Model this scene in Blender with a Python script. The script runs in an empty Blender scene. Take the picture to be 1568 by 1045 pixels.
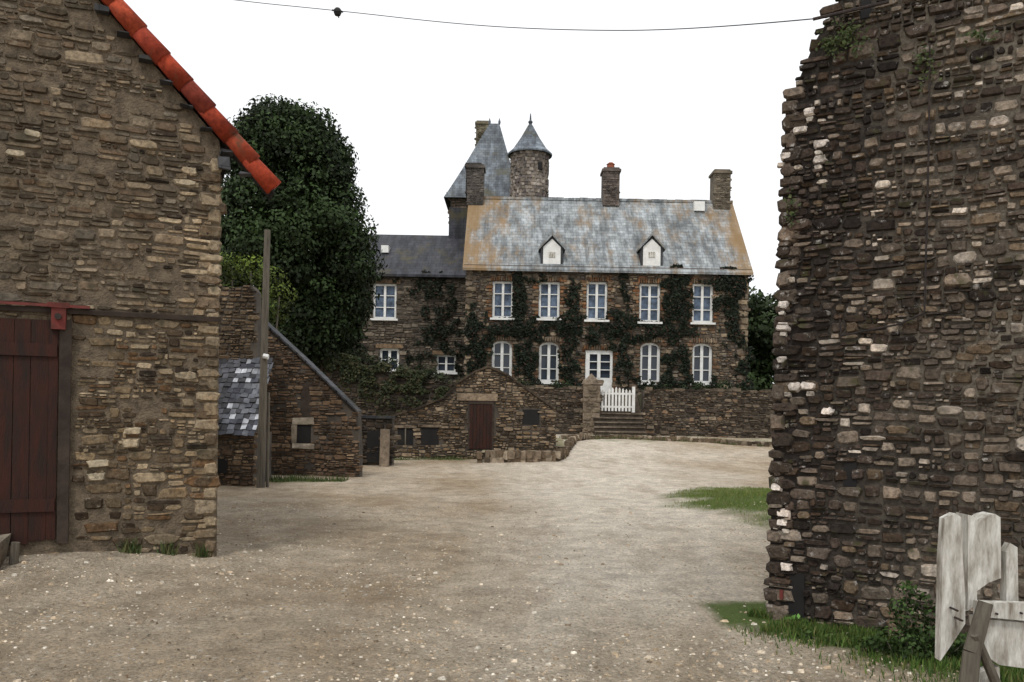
import bpy, math, random
import numpy as np
from mathutils import Matrix, Vector, noise as mn
random.seed(7); rng=np.random.default_rng(7)
R=random.uniform
# ---------------- survey helpers: bearings measured from the viewpoint --------------
F=1300.0; H=1.6; TH=math.radians(1.0)
class Frame:
    def __init__(s,x,y,a=0.0): s.x=x; s.y=y; s.a=a
def P(fr,px,py):
    dx=px-784; dy=py-630
    xu=(dx+dy*TH)/F; yu=(dy-dx*TH)/F
    nx,ny=-math.sin(fr.a),math.cos(fr.a)
    t=(fr.x*nx+fr.y*ny)/(xu*nx+ny)
    X=t*xu; Y=t
    return ((X-fr.x)*math.cos(fr.a)+(Y-fr.y)*math.sin(fr.a), H-yu*t)
def RP(fr,x0,y0,x1,y1):
    cx=(x0+x1)/2; cy=(y0+y1)/2
    return (P(fr,x0,cy)[0],P(fr,x1,cy)[0],P(fr,cx,y1)[1],P(fr,cx,y0)[1])
# ---------------- materials ----------------
def nodes(name):
    m=bpy.data.materials.new(name); m.use_nodes=True
    nt=m.node_tree; b=nt.nodes['Principled BSDF']; b.inputs['Roughness'].default_value=.9
    try: b.inputs['Specular IOR Level'].default_value=.2
    except: pass
    return m,nt,b
def N(nt,t,**k):
    n=nt.nodes.new(t)
    for a,v in k.items():
        if a in n.inputs: n.inputs[a].default_value=v
        else: setattr(n,a,v)
    return n
def ramp(nt,src,stops):
    r=nt.nodes.new('ShaderNodeValToRGB'); e=r.color_ramp.elements
    while len(e)<len(stops): e.new(.5)
    for i,(p,c) in enumerate(stops):
        e[i].position=p; e[i].color=(c,c,c,1) if isinstance(c,(int,float)) else (*c,1)
    nt.links.new(src,r.inputs['Fac']); return r.outputs['Color']
def mix(nt,a,b,f,mode='MIX'):
    m=nt.nodes.new('ShaderNodeMix'); m.data_type='RGBA'; m.blend_type=mode
    for s,v in ((m.inputs[6],a),(m.inputs[7],b)):
        if hasattr(v,'links') : nt.links.new(v,s)
        else: s.default_value=(*v,1)
    if hasattr(f,'links'): nt.links.new(f,m.inputs[0])
    else: m.inputs[0].default_value=f
    return m.outputs[2]
def tc(nt,scale=None):
    t=nt.nodes.new('ShaderNodeTexCoord').outputs['Object']
    if scale:
        mp=nt.nodes.new('ShaderNodeMapping'); mp.inputs['Scale'].default_value=scale
        nt.links.new(t,mp.inputs['Vector']); t=mp.outputs['Vector']
    return t
def noise(nt,vec,scale,detail=5,rough=.6):
    n=N(nt,'ShaderNodeTexNoise'); n.inputs['Scale'].default_value=scale
    n.inputs['Detail'].default_value=detail; n.inputs['Roughness'].default_value=rough
    nt.links.new(vec,n.inputs['Vector']); return n.outputs['Fac']
def bump(nt,b,h,strength,dist):
    u=nt.nodes.new('ShaderNodeBump'); u.inputs['Strength'].default_value=strength; u.inputs['Distance'].default_value=dist
    nt.links.new(h,u.inputs['Height']); nt.links.new(u.outputs['Normal'],b.inputs['Normal'])
def plain(name,c1,c2,scale=6,rough=.85,bs=.4,bd=.02,stretch=None):
    m,nt,b=nodes(name); v=tc(nt,stretch)
    f=noise(nt,v,scale,8,.65)
    nt.links.new(mix(nt,c1,c2,ramp(nt,f,[(.35,0.),(.65,1.)])),b.inputs['Base Color'])
    b.inputs['Roughness'].default_value=rough
    if bs: bump(nt,b,noise(nt,v,scale*5,4),bs,bd)
    return m
def stonemat(name,fine=30,big=.9,lo=.45,bd=.012,moss=None,lime=None,hi=1.5,tint=None,rust=None):
    m,nt,b=nodes(name); v=tc(nt)
    at=nt.nodes.new('ShaderNodeAttribute'); at.attribute_name='Col'
    c=mix(nt,at.outputs['Color'],ramp(nt,noise(nt,v,fine,6,.7),[(.3,lo),(.7,hi)]),1.,'MULTIPLY')
    c=mix(nt,c,ramp(nt,noise(nt,v,big,4,.6),[(.3,.55),(.7,1.3)]),1.,'MULTIPLY')
    if tint: c=mix(nt,c,tint,1.,'MULTIPLY')
    if rust: c=mix(nt,c,rust,ramp(nt,noise(nt,v,fine*.09,6,.7),[(.5,0.),(.66,.55)]),'MULTIPLY')
    if moss: c=mix(nt,c,moss,ramp(nt,noise(nt,v,fine*.25,5,.6),[(.58,0.),(.68,.8)]))
    if lime:
        mp=nt.nodes.new('ShaderNodeMapping'); mp.inputs['Location'].default_value=(7,3,5); nt.links.new(v,mp.inputs[0])
        c=mix(nt,c,lime,ramp(nt,noise(nt,mp.outputs[0],fine*.45,6,.75),[(.58,0.),(.67,.8)]))
    nt.links.new(c,b.inputs['Base Color'])
    bump(nt,b,noise(nt,v,fine*1.3,6,.7),.8,bd); return m
def leafmat(name):
    m,nt,b=nodes(name); at=nt.nodes.new('ShaderNodeAttribute'); at.attribute_name='Col'
    nt.links.new(at.outputs['Color'],b.inputs['Base Color']); b.inputs['Roughness'].default_value=.65
    return m
# ---------------- mesh builder ----------------
class MB:
    def __init__(s): s.v=[];s.f=[];s.m=[];s.c=[];s.mats=[]
    def mi(s,m):
        if m not in s.mats: s.mats.append(m)
        return s.mats.index(m)
    def add(s,vs,fs,mat,col=(.5,.5,.5)):
        o=len(s.v); s.v+=vs; s.c+=[col]*len(vs); k=s.mi(mat)
        for f in fs: s.f.append([i+o for i in f]); s.m.append(k)
    def poly(s,pts,mat,col=(.5,.5,.5)): s.add(list(pts),[list(range(len(pts)))],mat,col)
    def box(s,x0,x1,y0,y1,z0,z1,mat,col=(.5,.5,.5),j=0):
        vs=[(x+R(-j,j),y+R(-j,j),z+R(-j,j)) for z in(z0,z1) for y in(y0,y1) for x in(x0,x1)]
        s.add(vs,[(0,2,3,1),(4,5,7,6),(0,1,5,4),(2,6,7,3),(0,4,6,2),(1,3,7,5)],mat,col)
    def ext(s,pts,y0,y1,mat,col=(.5,.5,.5)):
        n=len(pts); vs=[(u,y0,z) for u,z in pts]+[(u,y1,z) for u,z in pts]
        fs=[list(range(n)),list(range(2*n-1,n-1,-1))]+[(i,i+n,(i+1)%n+n,(i+1)%n) for i in range(n)]
        s.add(vs,fs,mat,col)
    def tube(s,p0,p1,r0,r1,mat,n=10,col=(.5,.5,.5)):
        p0=Vector(p0);p1=Vector(p1);d=(p1-p0).normalized()
        a=d.orthogonal().normalized(); b=d.cross(a); vs=[]
        for p,r in((p0,r0),(p1,r1)):
            for i in range(n):
                t=2*math.pi*i/n; vs.append(tuple(p+a*math.cos(t)*r+b*math.sin(t)*r))
        s.add(vs,[(i,(i+1)%n,(i+1)%n+n,i+n) for i in range(n)]+[list(range(n))[::-1],list(range(n,2*n))],mat,col)
    def lathe(s,cx,cy,prof,mat,n=24,col=(.5,.5,.5)):
        vs=[];
        for r,z in prof:
            for i in range(n):
                t=2*math.pi*i/n; vs.append((cx+r*math.cos(t),cy+r*math.sin(t),z))
        fs=[(k*n+i,k*n+(i+1)%n,(k+1)*n+(i+1)%n,(k+1)*n+i) for k in range(len(prof)-1) for i in range(n)]
        s.add(vs,fs,mat,col)
    def obj(s,name,parent=None,smooth=False):
        me=bpy.data.meshes.new(name); me.from_pydata(s.v,[],s.f)
        for m in s.mats: me.materials.append(m)
        me.polygons.foreach_set('material_index',s.m)
        a=me.color_attributes.new('Col','FLOAT_COLOR','POINT')
        c=np.ones((len(s.v),4),dtype=np.float32); c[:,:3]=np.array(s.c); a.data.foreach_set('color',c.ravel())
        if smooth: me.polygons.foreach_set('use_smooth',[True]*len(s.f))
        me.update(); o=bpy.data.objects.new(name,me); bpy.context.scene.collection.objects.link(o)
        if parent: o.parent=parent
        return o
def empty(name,fr):
    e=bpy.data.objects.new(name,None); e.location=(fr.x,fr.y,0); e.rotation_euler=(0,0,fr.a); e.empty_display_size=.3
    bpy.context.scene.collection.objects.link(e); return e
def stone(mb,u,z,a,b,y,p,mat,col):
    k=R(.55,.88);l=R(.35,.85); j=lambda s:R(-.17,.17)*s
    o=[(-a,-b*l),(-a*k,-b),(a*k,-b),(a,-b*l),(a,b*l),(a*k,b),(-a*k,b),(-a,b*l)]
    ro=R(-.07,.07)
    o=[(x+j(a),q+j(b)) for x,q in o]; o=[(x-q*ro,q+x*ro) for x,q in o]; tx,tz=R(-.3,.3)*p/a,R(-.3,.3)*p/b
    e=min(.35*b,.35*a,.02+.1*b)
    vs=[(u+x,y+.01,z+q) for x,q in o]+[(u+x*(1-e/a),y-p+tx*x+tz*q,z+q*(1-e/b)) for x,q in o]
    mb.add(vs,[(i,(i+1)%8,(i+1)%8+8,i+8) for i in range(8)]+[list(range(8,16))],mat,col)
def masonry(mb,u0,u1,z0,z1,inside,hr,asp,y,p,mat,colf,gap=.006,wob=.03,miss=0.,thin=.5):
    ph=R(0,9); z=z0
    while z<z1:
        h=R(*hr); u=u0-R(0,h)
        while u<u1:
            w=h*R(*asp); q=random.random(); parts=[(0,1)] if q>thin else [(0,R(.35,.65))]
            if len(parts)==1 and parts[0][1]!=1: parts.append((parts[0][1],1))
            for (s,e) in parts:
                segs=[(0,1)] if (e-s==1 or random.random()<.5) else [(0,.5+R(-.15,.15))]
                if segs[0][1]!=1: segs.append((segs[0][1],1))
                for (c,d) in segs:
                    uc=u+w*(c+d)/2; zc=z+h*(s+e)/2+wob*math.sin(uc*1.7+z*2.3+ph)+wob*.6*math.sin(uc*4.1-z*3+ph)+R(-.07,.07)*h
                    g=gap*R(.5,1.7)
                    a=w*(d-c)/2-g; b=h*(e-s)/2-g
                    if miss and mn.noise((uc*2.2,zc*3,ph))+R(-.35,.35)>.62-miss: continue
                    if inside(uc,zc): stone(mb,uc,zc,max(a,.01),max(b,.008),y,p*R(.35,1.45),mat,colf(uc,zc))
            u+=w
        z+=h
def inpoly(pts):
    def f(x,y):
        c=False; n=len(pts)
        for i in range(n):
            x1,y1=pts[i];x2,y2=pts[i-1]
            if (y1>y)!=(y2>y) and x<(x2-x1)*(y-y1)/(y2-y1)+x1: c=not c
        return c
    return f
def pick(pal,v=.25):
    c=random.choice(pal); k=R(1-v,1+v); return (c[0]*k,c[1]*k,c[2]*k)
def holewall(mb,u0,u1,z0,z1,holes,y,mat,depth=.25,col=(.5,.5,.5)):
    us=sorted({u0,u1}|{h[0] for h in holes}|{h[1] for h in holes}); zs=sorted({z0,z1}|{h[2] for h in holes}|{h[3] for h in holes})
    for i in range(len(us)-1):
        for k in range(len(zs)-1):
            uc=(us[i]+us[i+1])/2; zc=(zs[k]+zs[k+1])/2
            if any(h[0]<uc<h[1] and h[2]<zc<h[3] for h in holes): continue
            mb.poly([(us[i],y,zs[k]),(us[i+1],y,zs[k]),(us[i+1],y,zs[k+1]),(us[i],y,zs[k+1])],mat,col)
    for a,b,c,d in holes:
        for p,q in (((a,c),(b,c)),((b,c),(b,d)),((b,d),(a,d)),((a,d),(a,c))):
            mb.poly([(p[0],y,p[1]),(q[0],y,q[1]),(q[0],y+depth,q[1]),(p[0],y+depth,p[1])],mat,col)
# ---------------- shared materials ----------------
M_bstone=stonemat('barn_stone',26,.7,.33,.014,(.055,.05,.032),(.28,.24,.18),1.6,(.93,.83,.69),(.95,.72,.52))
M_tstone=stonemat('tower_stone',32,.8,.28,.016,(.045,.045,.018),(.38,.36,.33),1.75,(.86,.77,.69),(.9,.75,.62))
M_hstone=stonemat('house_stone',6,.35,.42,.02,None,None,1.5,(1.,.90,.77))
M_bmort=plain('barn_mortar',(.215,.17,.118),(.09,.07,.05),9,.95,1.,.03)
def tmort():
    m,nt,b=nodes('tower_mortar'); t=tc(nt); sp=nt.nodes.new('ShaderNodeSeparateXYZ'); nt.links.new(t,sp.inputs[0])
    mr=nt.nodes.new('ShaderNodeMapRange'); mr.inputs[1].default_value=.2; mr.inputs[2].default_value=1.4; nt.links.new(sp.outputs[0],mr.inputs[0])
    a=nt.nodes.new('ShaderNodeMath'); a.operation='MULTIPLY'; nt.links.new(mr.outputs[0],a.inputs[0]); nt.links.new(ramp(nt,noise(nt,t,1.3,5,.6),[(.35,.2),(.6,1.)]),a.inputs[1])
    c=mix(nt,(.026,.021,.018),(.185,.16,.125),a.outputs[0]); c=mix(nt,c,ramp(nt,noise(nt,t,20,6,.7),[(.3,.45),(.7,1.5)]),1.,'MULTIPLY')
    nt.links.new(c,b.inputs['Base Color']); bump(nt,b,noise(nt,t,30,6,.7),1.,.03); return m
M_tmort=tmort()
M_hmort=plain('house_mortar',(.105,.09,.073),(.052,.044,.037),2,.95,.5,.02)
M_soil=plain('bank_soil',(.34,.28,.20),(.16,.15,.08),2,.95,.8,.05)
M_white=plain('white_paint',(.80,.80,.78),(.62,.62,.59),3,.5,.1)
M_oldwhite=plain('flaking_white_paint',(.72,.71,.66),(.22,.19,.15),8,.85,1.,.008,(2.4,2.4,.5))
M_dark=plain('opening_shade',(.012,.012,.013),(.02,.018,.016),3,.8,0)  # near-black colour standing in for the shade inside openings
M_reddoor=plain('red_door_paint',(.048,.016,.011),(.022,.014,.011),5,.75,.6,.01,(3,3,.5))
M_redpaint=plain('faded_red_paint',(.17,.035,.03),(.09,.028,.022),9,.7,.4,.01)
M_wood=plain('old_wood',(.16,.14,.11),(.08,.07,.055),5,.85,.6,.01,(4,4,.4))
M_beam=plain('beam_wood',(.06,.045,.035),(.03,.022,.018),5,.85,.6,.01)
M_redtile=stonemat('red_tile',16,1.5,.5,.006,(.07,.05,.03),None,1.35)
M_tile=plain('clay_pot',(.30,.09,.05),(.2,.07,.04),5,.8,.3)
M_iron=plain('rusty_iron',(.05,.035,.03),(.02,.018,.018),10,.7,.4)
M_cable=plain('black_cable',(.02,.02,.02),(.03,.03,.03),4,.6,0)
M_leaf=leafmat('leaf')
def glassm():
    m,nt,b=nodes('window_glass'); b.inputs['Base Color'].default_value=(.03,.04,.055,1); b.inputs['Roughness'].default_value=.08
    b.inputs['Specular IOR Level'].default_value=.4; return m
M_glass=glassm()
M_curtain=plain('net_curtain',(.14,.19,.27),(.04,.055,.08),3,.5,0)
def slatem(name,c1,c2,lich=None,dirt=.5,sc=3.2,x0=None,x1=None):
    m,nt,b=nodes(name); t=nt.nodes.new('ShaderNodeTexCoord').outputs['Object']
    sp=nt.nodes.new('ShaderNodeSeparateXYZ'); nt.links.new(t,sp.inputs[0])
    cb=nt.nodes.new('ShaderNodeCombineXYZ'); nt.links.new(sp.outputs[0],cb.inputs[0]); nt.links.new(sp.outputs[2],cb.inputs[1])
    br=nt.nodes.new('ShaderNodeTexBrick'); br.inputs['Scale'].default_value=sc
    br.inputs['Color1'].default_value=(*c1,1); br.inputs['Color2'].default_value=(*c2,1); br.inputs['Mortar'].default_value=(c2[0]*.35,c2[1]*.35,c2[2]*.35,1)
    br.inputs['Mortar Size'].default_value=.018; br.inputs['Brick Width'].default_value=.8; br.inputs['Row Height'].default_value=.5
    nt.links.new(cb.outputs[0],br.inputs['Vector'])
    c=mix(nt,br.outputs['Color'],ramp(nt,noise(nt,t,1.1,8,.7),[(.35,dirt),(.65,1.25)]),1.,'MULTIPLY')
    mp=nt.nodes.new('ShaderNodeMapping'); mp.inputs['Scale'].default_value=(2.2,.4,.35); nt.links.new(t,mp.inputs[0])
    c=mix(nt,c,ramp(nt,noise(nt,mp.outputs[0],1.5,6,.6),[(.4,.55),(.6,1.2)]),.9,'MULTIPLY')
    if lich:
        n1=noise(nt,t,.75,8,.75)
        msk=ramp(nt,n1,[(.53,0.),(.64,.75)])
        if x0 is not None:
            e=[]
            for a,bb in ((x0+2.2,x0),(x1-1.6,x1)):
                mr=nt.nodes.new('ShaderNodeMapRange'); mr.inputs[1].default_value=a; mr.inputs[2].default_value=bb
                nt.links.new(sp.outputs[0],mr.inputs[0]); e.append(mr.outputs[0])
            ad=nt.nodes.new('ShaderNodeMath'); ad.operation='MAXIMUM'; nt.links.new(e[0],ad.inputs[0]); nt.links.new(e[1],ad.inputs[1])
            mp2=nt.nodes.new('ShaderNodeMapping'); mp2.inputs['Scale'].default_value=(1.6,.7,.6); nt.links.new(t,mp2.inputs[0])
            n4=noise(nt,mp2.outputs[0],.6,9,.78)
            a2=nt.nodes.new('ShaderNodeMath'); a2.operation='MULTIPLY_ADD'; nt.links.new(ad.outputs[0],a2.inputs[0]); a2.inputs[1].default_value=.22; nt.links.new(n4,a2.inputs[2])
            msk=ramp(nt,a2.outputs[0],[(.51,0.),(.68,.8)])
        c=mix(nt,c,lich,msk)
    nt.links.new(c,b.inputs['Base Color']); b.inputs['Roughness'].default_value=.55
    bump(nt,b,br.outputs['Fac'],-.5,.02); return m
# ---------------- world + light ----------------
sc=bpy.context.scene
w=bpy.data.worlds.new("World"); sc.world=w; w.use_nodes=True; nt=w.node_tree
bg=nt.nodes['Background']; sky=nt.nodes.new('ShaderNodeTexSky'); sky.sky_type='NISHITA'; sky.sun_disc=False
EL=math.radians(55); AZ=math.radians(200)
sky.sun_elevation=EL; sky.sun_rotation=AZ
hs=nt.nodes.new('ShaderNodeHueSaturation'); hs.inputs['Saturation'].default_value=.25
nt.links.new(sky.outputs[0],hs.inputs['Color'])
c=mix(nt,hs.outputs[0],(10.5,10.6,10.8),.85); nt.links.new(c,bg.inputs['Color']); bg.inputs['Strength'].default_value=.118
sd=bpy.data.lights.new('sun','SUN'); sd.energy=1.5; sd.angle=math.radians(11); sd.color=(1,.96,.9)
so=bpy.data.objects.new('sun',sd); sc.collection.objects.link(so)
dirv=Vector((math.sin(AZ)*math.cos(EL),math.cos(AZ)*math.cos(EL),math.sin(EL)))
so.rotation_euler=dirv.to_track_quat('Z','Y').to_euler()
# ---------------- camera ----------------
cd=bpy.data.cameras.new('camera'); cam=bpy.data.objects.new('camera',cd); sc.collection.objects.link(cam)
cd.sensor_width=36; cd.lens=36*F/1568; cd.shift_y=108/1568; cd.clip_end=3000; cd.clip_start=.05
cam.matrix_world=Matrix.Translation((0,0,H))@Matrix.Rotation(math.pi/2,4,'X')@Matrix.Rotation(TH,4,'Z')
sc.camera=cam
sc.view_settings.view_transform='Standard'; sc.view_settings.look='None'; sc.view_settings.exposure=0
# ---------------- ground ----------------
def ss(a,b,x):
    t=min(1,max(0,(x-a)/(b-a))); return t*t*(3-2*t)
def gz(x,y):
    z=.6*ss(24,38,y)*ss(-9,-1,x)
    z+=.2*math.exp(-((x+4.4)**2/2.5+(y-8)**2/1.6))
    z+=.18*math.exp(-((x-4.6)**2/2.6+(y-14)**2/9))
    if y<45: z+=.05*(mn.noise((x*.45,y*.35,0)))+.02*mn.noise((x*2.3,y*2.3,3))+.009*mn.noise((x*5.5,y*5.5,6))
    return z
def grassw(x,y):
    n=mn.noise((x*1.1,y*.8,5)); n2=mn.noise((x*3.,y*3.,8)); g=0
    g=max(g,1-(((x-5.5)/2.8)**2+((y-14.8)/4.6)**2)+.4*n+.2*n2)
    dt=abs((x-2.0)*.545+(y-6.6)*.839)
    if x>1.6: g=max(g,1.15-dt/(.38+.42*max(0,x-1.9))+.7*n+.4*n2 if y<7.3 else 0)
    g=max(g,(.9-abs(y-18.6)/.5+.5*n) if -7<x<-3.6 else 0)
    g=max(g,(.8-abs(y-(26.6+(x+3)*.25))/.35+.6*n) if -4<x<1.2 else 0)
    if y>34 and x>2: g=max(g,.5*n)
    return min(1,max(0,g*2))
def trackw(x,y):
    # trodden, paler way that bends from the foreground up to the gate
    cx=.10*y-.2+.9*math.sin(y*.11); n=mn.noise((x*.5,y*.25,12)); t=0
    wd=1.1+.12*y
    t=max(0,1-((x-cx)/wd)**2)*ss(3.5,10,y)+.5*n
    for o_ in (-.75,.75): t+=.25*math.exp(-((x-cx-o_-.1*n)/.17)**2)
    return min(1,max(0,t))
def axis(lo,hi,c0,c1,st,g=1.18):
    a=list(np.arange(c0,c1,st)); s=st; x=c1
    while x<hi: a.append(x); s*=g; x+=s
    s=st; x=c0-st
    while x>lo: a.insert(0,x); s*=g; x-=s
    return a
xs=axis(-900,900,-7,12,.11); ys=axis(-60,1500,3,20,.09,1.045)
gv=[];gc=[]
for y in ys:
    for x in xs:
        gv.append((x,y,gz(x,y))); near=2<y<45 and -12<x<15
        gc.append((grassw(x,y) if near else (0.8 if y>45 or abs(x)>25 else 0),trackw(x,y) if near else .3,0))
nx=len(xs); gf=[(j*nx+i,j*nx+i+1,(j+1)*nx+i+1,(j+1)*nx+i) for j in range(len(ys)-1) for i in range(nx-1)]
m,nt,b=nodes('sandy_ground'); t=nt.nodes.new('ShaderNodeTexCoord').outputs['Object']
at=nt.nodes.new('ShaderNodeAttribute'); at.attribute_name='Col'; ats=nt.nodes.new('ShaderNodeSeparateColor'); nt.links.new(at.outputs['Color'],ats.inputs[0])
n1=noise(nt,t,.30,8,.62); n2=noise(nt,t,2.6,9,.75); n3=noise(nt,t,34,5,.75)
c=mix(nt,(.42,.325,.215),(.58,.485,.365),ramp(nt,n1,[(.38,0.),(.58,1.)]))
c=mix(nt,c,(.77,.685,.565),ats.outputs[1])
c=mix(nt,c,ramp(nt,n2,[(.34,.62),(.6,1.08)]),1.,'MULTIPLY')
c=mix(nt,c,ramp(nt,n3,[(.32,.5),(.66,1.32)]),.9,'MULTIPLY')
mpp=nt.nodes.new('ShaderNodeMapping'); mpp.inputs['Rotation'].default_value=(0,0,.5); mpp.inputs['Scale'].default_value=(1,.35,1); nt.links.new(t,mpp.inputs[0])
c=mix(nt,c,(.27,.19,.115),ramp(nt,noise(nt,mpp.outputs[0],1.0,9,.75),[(.50,0.),(.68,.6)]))
pm=None
for scl,th in ((26,.45),(11,.53)):
    vo=nt.nodes.new('ShaderNodeTexVoronoi'); vo.inputs['Scale'].default_value=scl; nt.links.new(t,vo.inputs['Vector'])
    st=ramp(nt,vo.outputs['Distance'],[(.16,1.),(.28,0.)])
    p_=nt.nodes.new('ShaderNodeMath'); p_.operation='MULTIPLY'; nt.links.new(st,p_.inputs[0]); nt.links.new(ramp(nt,noise(nt,t,1.3,6,.7),[(th-.07,0.),(th+.06,.85)]),p_.inputs[1])
    sr=nt.nodes.new('ShaderNodeSeparateXYZ'); nt.links.new(vo.outputs['Color'],sr.inputs[0])
    c=mix(nt,c,mix(nt,(.24,.19,.14),(.80,.75,.66),sr.outputs[0]),p_.outputs[0])
    if pm is None: pm=p_
c=mix(nt,c,mix(nt,(.055,.10,.02),(.14,.18,.05),n2),ats.outputs[0])
nt.links.new(c,b.inputs['Base Color']); b.inputs['Roughness'].default_value=.95
ad=nt.nodes.new('ShaderNodeMath'); ad.operation='ADD'; nt.links.new(n3,ad.inputs[0]); nt.links.new(pm.outputs[0],ad.inputs[1])
ad2=nt.nodes.new('ShaderNodeMath'); ad2.operation='MULTIPLY_ADD'; nt.links.new(n2,ad2.inputs[0]); ad2.inputs[1].default_value=3.; nt.links.new(ad.outputs[0],ad2.inputs[2])
bump(nt,b,ad2.outputs[0],1.,.038)
g=MB(); g.v=gv; g.f=gf; g.c=gc; g.m=[0]*len(gf); g.mats=[m]; g.obj('ground',None,True)
# pebbles
pb=MB(); M_peb=stonemat('pebble_stone',40,2,.7,.004)
for i in range(19000):
    y=3.3+11*random.random()**1.5; x=R(-.64,.64)*y*1.02
    if mn.noise((x*.8,y*.8,9))-.3*trackw(x,y)<R(-.6,.3): continue
    r=R(.004,.013)*(2.2 if random.random()<.06 else 1); z=gz(x,y)
    a=R(0,3.1); vs=[]
    for k in range(5):
        t=a+k*1.257; q=r*R(.7,1.2); vs.append((x+q*math.cos(t)*1.3,y+q*math.sin(t),z-.004))
    for k in range(5):
        t=a+k*1.257+.2; q=r*R(.45,.75); vs.append((x+q*math.cos(t)*1.3,y+q*math.sin(t),z+r*R(.35,.7)))
    pb.add(vs,[(k,(k+1)%5,(k+1)%5+5,k+5) for k in range(5)]+[[5,6,7,8,9]],M_peb,pick([(.56,.48,.37),(.43,.34,.24),(.62,.57,.48),(.25,.195,.135),(.36,.28,.19)]))
pb.obj('gravel')
# ---------------- leaves helper ----------------
def leaves(pts,nrm,size,cols,name,parent=None,asp=.6,mb=None,sp=.55):
    n=len(pts); pts=np.asarray(pts,float); d=np.asarray(nrm,float)+rng.normal(0,sp,(n,3)); d/=np.linalg.norm(d,axis=1)[:,None]+1e-9
    r=rng.normal(0,1,(n,3)); a=np.cross(d,r); a/=np.linalg.norm(a,axis=1)[:,None]+1e-9; b=np.cross(d,a)
    s=np.asarray(size)[:,None]*rng.uniform(.5,1.35,(n,1))
    v=np.stack([pts-a*s,pts-b*s*asp+d*s*.15,pts+a*s,pts+b*s*asp+d*s*.15],1).reshape(-1,3)
    me=bpy.data.meshes.new(name); me.vertices.add(4*n); me.vertices.foreach_set('co',v.ravel())
    me.loops.add(4*n); me.loops.foreach_set('vertex_index',np.arange(4*n)); me.polygons.add(n)
    me.polygons.foreach_set('loop_start',np.arange(n)*4); me.polygons.foreach_set('loop_total',np.full(n,4))
    me.update(calc_edges=True); me.materials.append(M_leaf)
    at=me.color_attributes.new('Col','FLOAT_COLOR','POINT'); c=np.ones((4*n,4),dtype=np.float32); c[:,:3]=np.repeat(np.asarray(cols),4,0); at.data.foreach_set('color',c.ravel())
    o=bpy.data.objects.new(name,me); sc.collection.objects.link(o)
    if parent: o.parent=parent
    return o
def lobes(cs,rs,per,base,var=.35,lsz=.12,squash=.8):
    P_,Nn,S_,C_=[],[],[],[]
    for c,r in zip(cs,rs):
        n=int(per*r*r); d=rng.normal(0,1,(n,3)); d/=np.linalg.norm(d,axis=1)[:,None]
        rad=r*rng.uniform(.6,1.18,(n,1)); p=np.array(c)+d*rad*np.array([1,1,squash])
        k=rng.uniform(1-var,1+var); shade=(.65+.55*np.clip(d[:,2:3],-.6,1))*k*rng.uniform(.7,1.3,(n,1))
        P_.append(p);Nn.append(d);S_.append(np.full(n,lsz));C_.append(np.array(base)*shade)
    return np.concatenate(P_),np.concatenate(Nn),np.concatenate(S_),np.concatenate(C_)
def tree(name,x,y,prof,base,nl,per,lsz,trunk_r=.3,core=True):
    e=empty(name,Frame(x,y)); zs=[p[1] for p in prof]
    def rad(z): return float(np.interp(z,[p[1] for p in prof],[p[0] for p in prof]))
    cs,rs=[],[]
    for i in range(nl):
        z=R(zs[0],zs[-1]); rr=rad(z); lr=min(R(.07,.15)*(rad((zs[0]+zs[-1])/2)*2),rr*.8+.25)
        k=max(0,rr-lr*.75)*(1 if random.random()<.75 else R(.3,.9)); a=R(0,2*math.pi)
        cs.append((k*math.cos(a),k*math.sin(a),min(z,zs[-1]-lr*.7))); rs.append(lr)
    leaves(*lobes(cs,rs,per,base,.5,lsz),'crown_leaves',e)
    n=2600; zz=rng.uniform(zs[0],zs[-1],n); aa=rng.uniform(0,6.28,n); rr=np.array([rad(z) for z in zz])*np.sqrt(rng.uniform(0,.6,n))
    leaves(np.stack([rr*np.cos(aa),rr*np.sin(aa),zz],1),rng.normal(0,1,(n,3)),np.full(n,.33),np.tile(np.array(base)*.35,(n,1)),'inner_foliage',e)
    t=MB(); top=zs[0]+.6*(zs[-1]-zs[0]); t.tube((0,0,-.2),(0.1,0,zs[0]+.5),trunk_r,trunk_r*.75,M_wood); t.tube((.1,0,zs[0]+.4),(0,.1,top),trunk_r*.75,trunk_r*.2,M_wood)
    for i in range(9):
        a=i*2.4; z0=zs[0]+.3+i*.12*(top-zs[0]); r=rad(z0+1)*.7
        t.tube((.05,0,z0),(r*math.cos(a),r*math.sin(a),z0+r*.6),trunk_r*.35,.04,M_wood,7)
    t.obj('trunk_and_limbs',e); return e
D=32.; sx=D/F
def zt(v): return H+(630-v)*sx
pr=[(55,640),(85,580),(108,520),(128,460),(142,405),(134,360),(110,310),(98,270),(90,235),(70,200),(26,178)]
TX=(438-784-4)*sx
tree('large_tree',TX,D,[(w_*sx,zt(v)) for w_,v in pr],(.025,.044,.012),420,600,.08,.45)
FS=Frame(0,22)
def shrub(name,x,y,items,base,per,lsz,var=.3):
    e=empty(name,Frame(x,y)); cs=[i[:3] for i in items]; rs=[i[3] for i in items]
    leaves(*lobes(cs,rs,per,base,var,lsz),'foliage',e)
    t=MB()
    for c_ in cs: t.tube((c_[0]*.5,c_[1],-.1),(c_[0],c_[1],c_[2]),.05,.02,M_wood,6)
    t.obj('stems',e)
x_,z_=P(FS,390,430)
shrub('tall_shrub',x_,22,[(-1.1,0,z_+.3,.55),(-.6,0,z_+.35,.45),(-.1,0,z_+.25,.5),(.3,.1,z_+.0,.5),(.65,0,z_-.4,.45),(-.8,.1,z_-.6,.7),(.1,0,z_-.8,.7),(-.4,0,z_-2,.9),(.3,0,z_-2.2,.8)],(.085,.12,.016),1500,.045)
bt=[];br_=[]
for i in range(110):
    bt.append((R(12,24),R(56,62),R(1,9.2)-0)); br_.append(R(.8,1.7))
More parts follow.
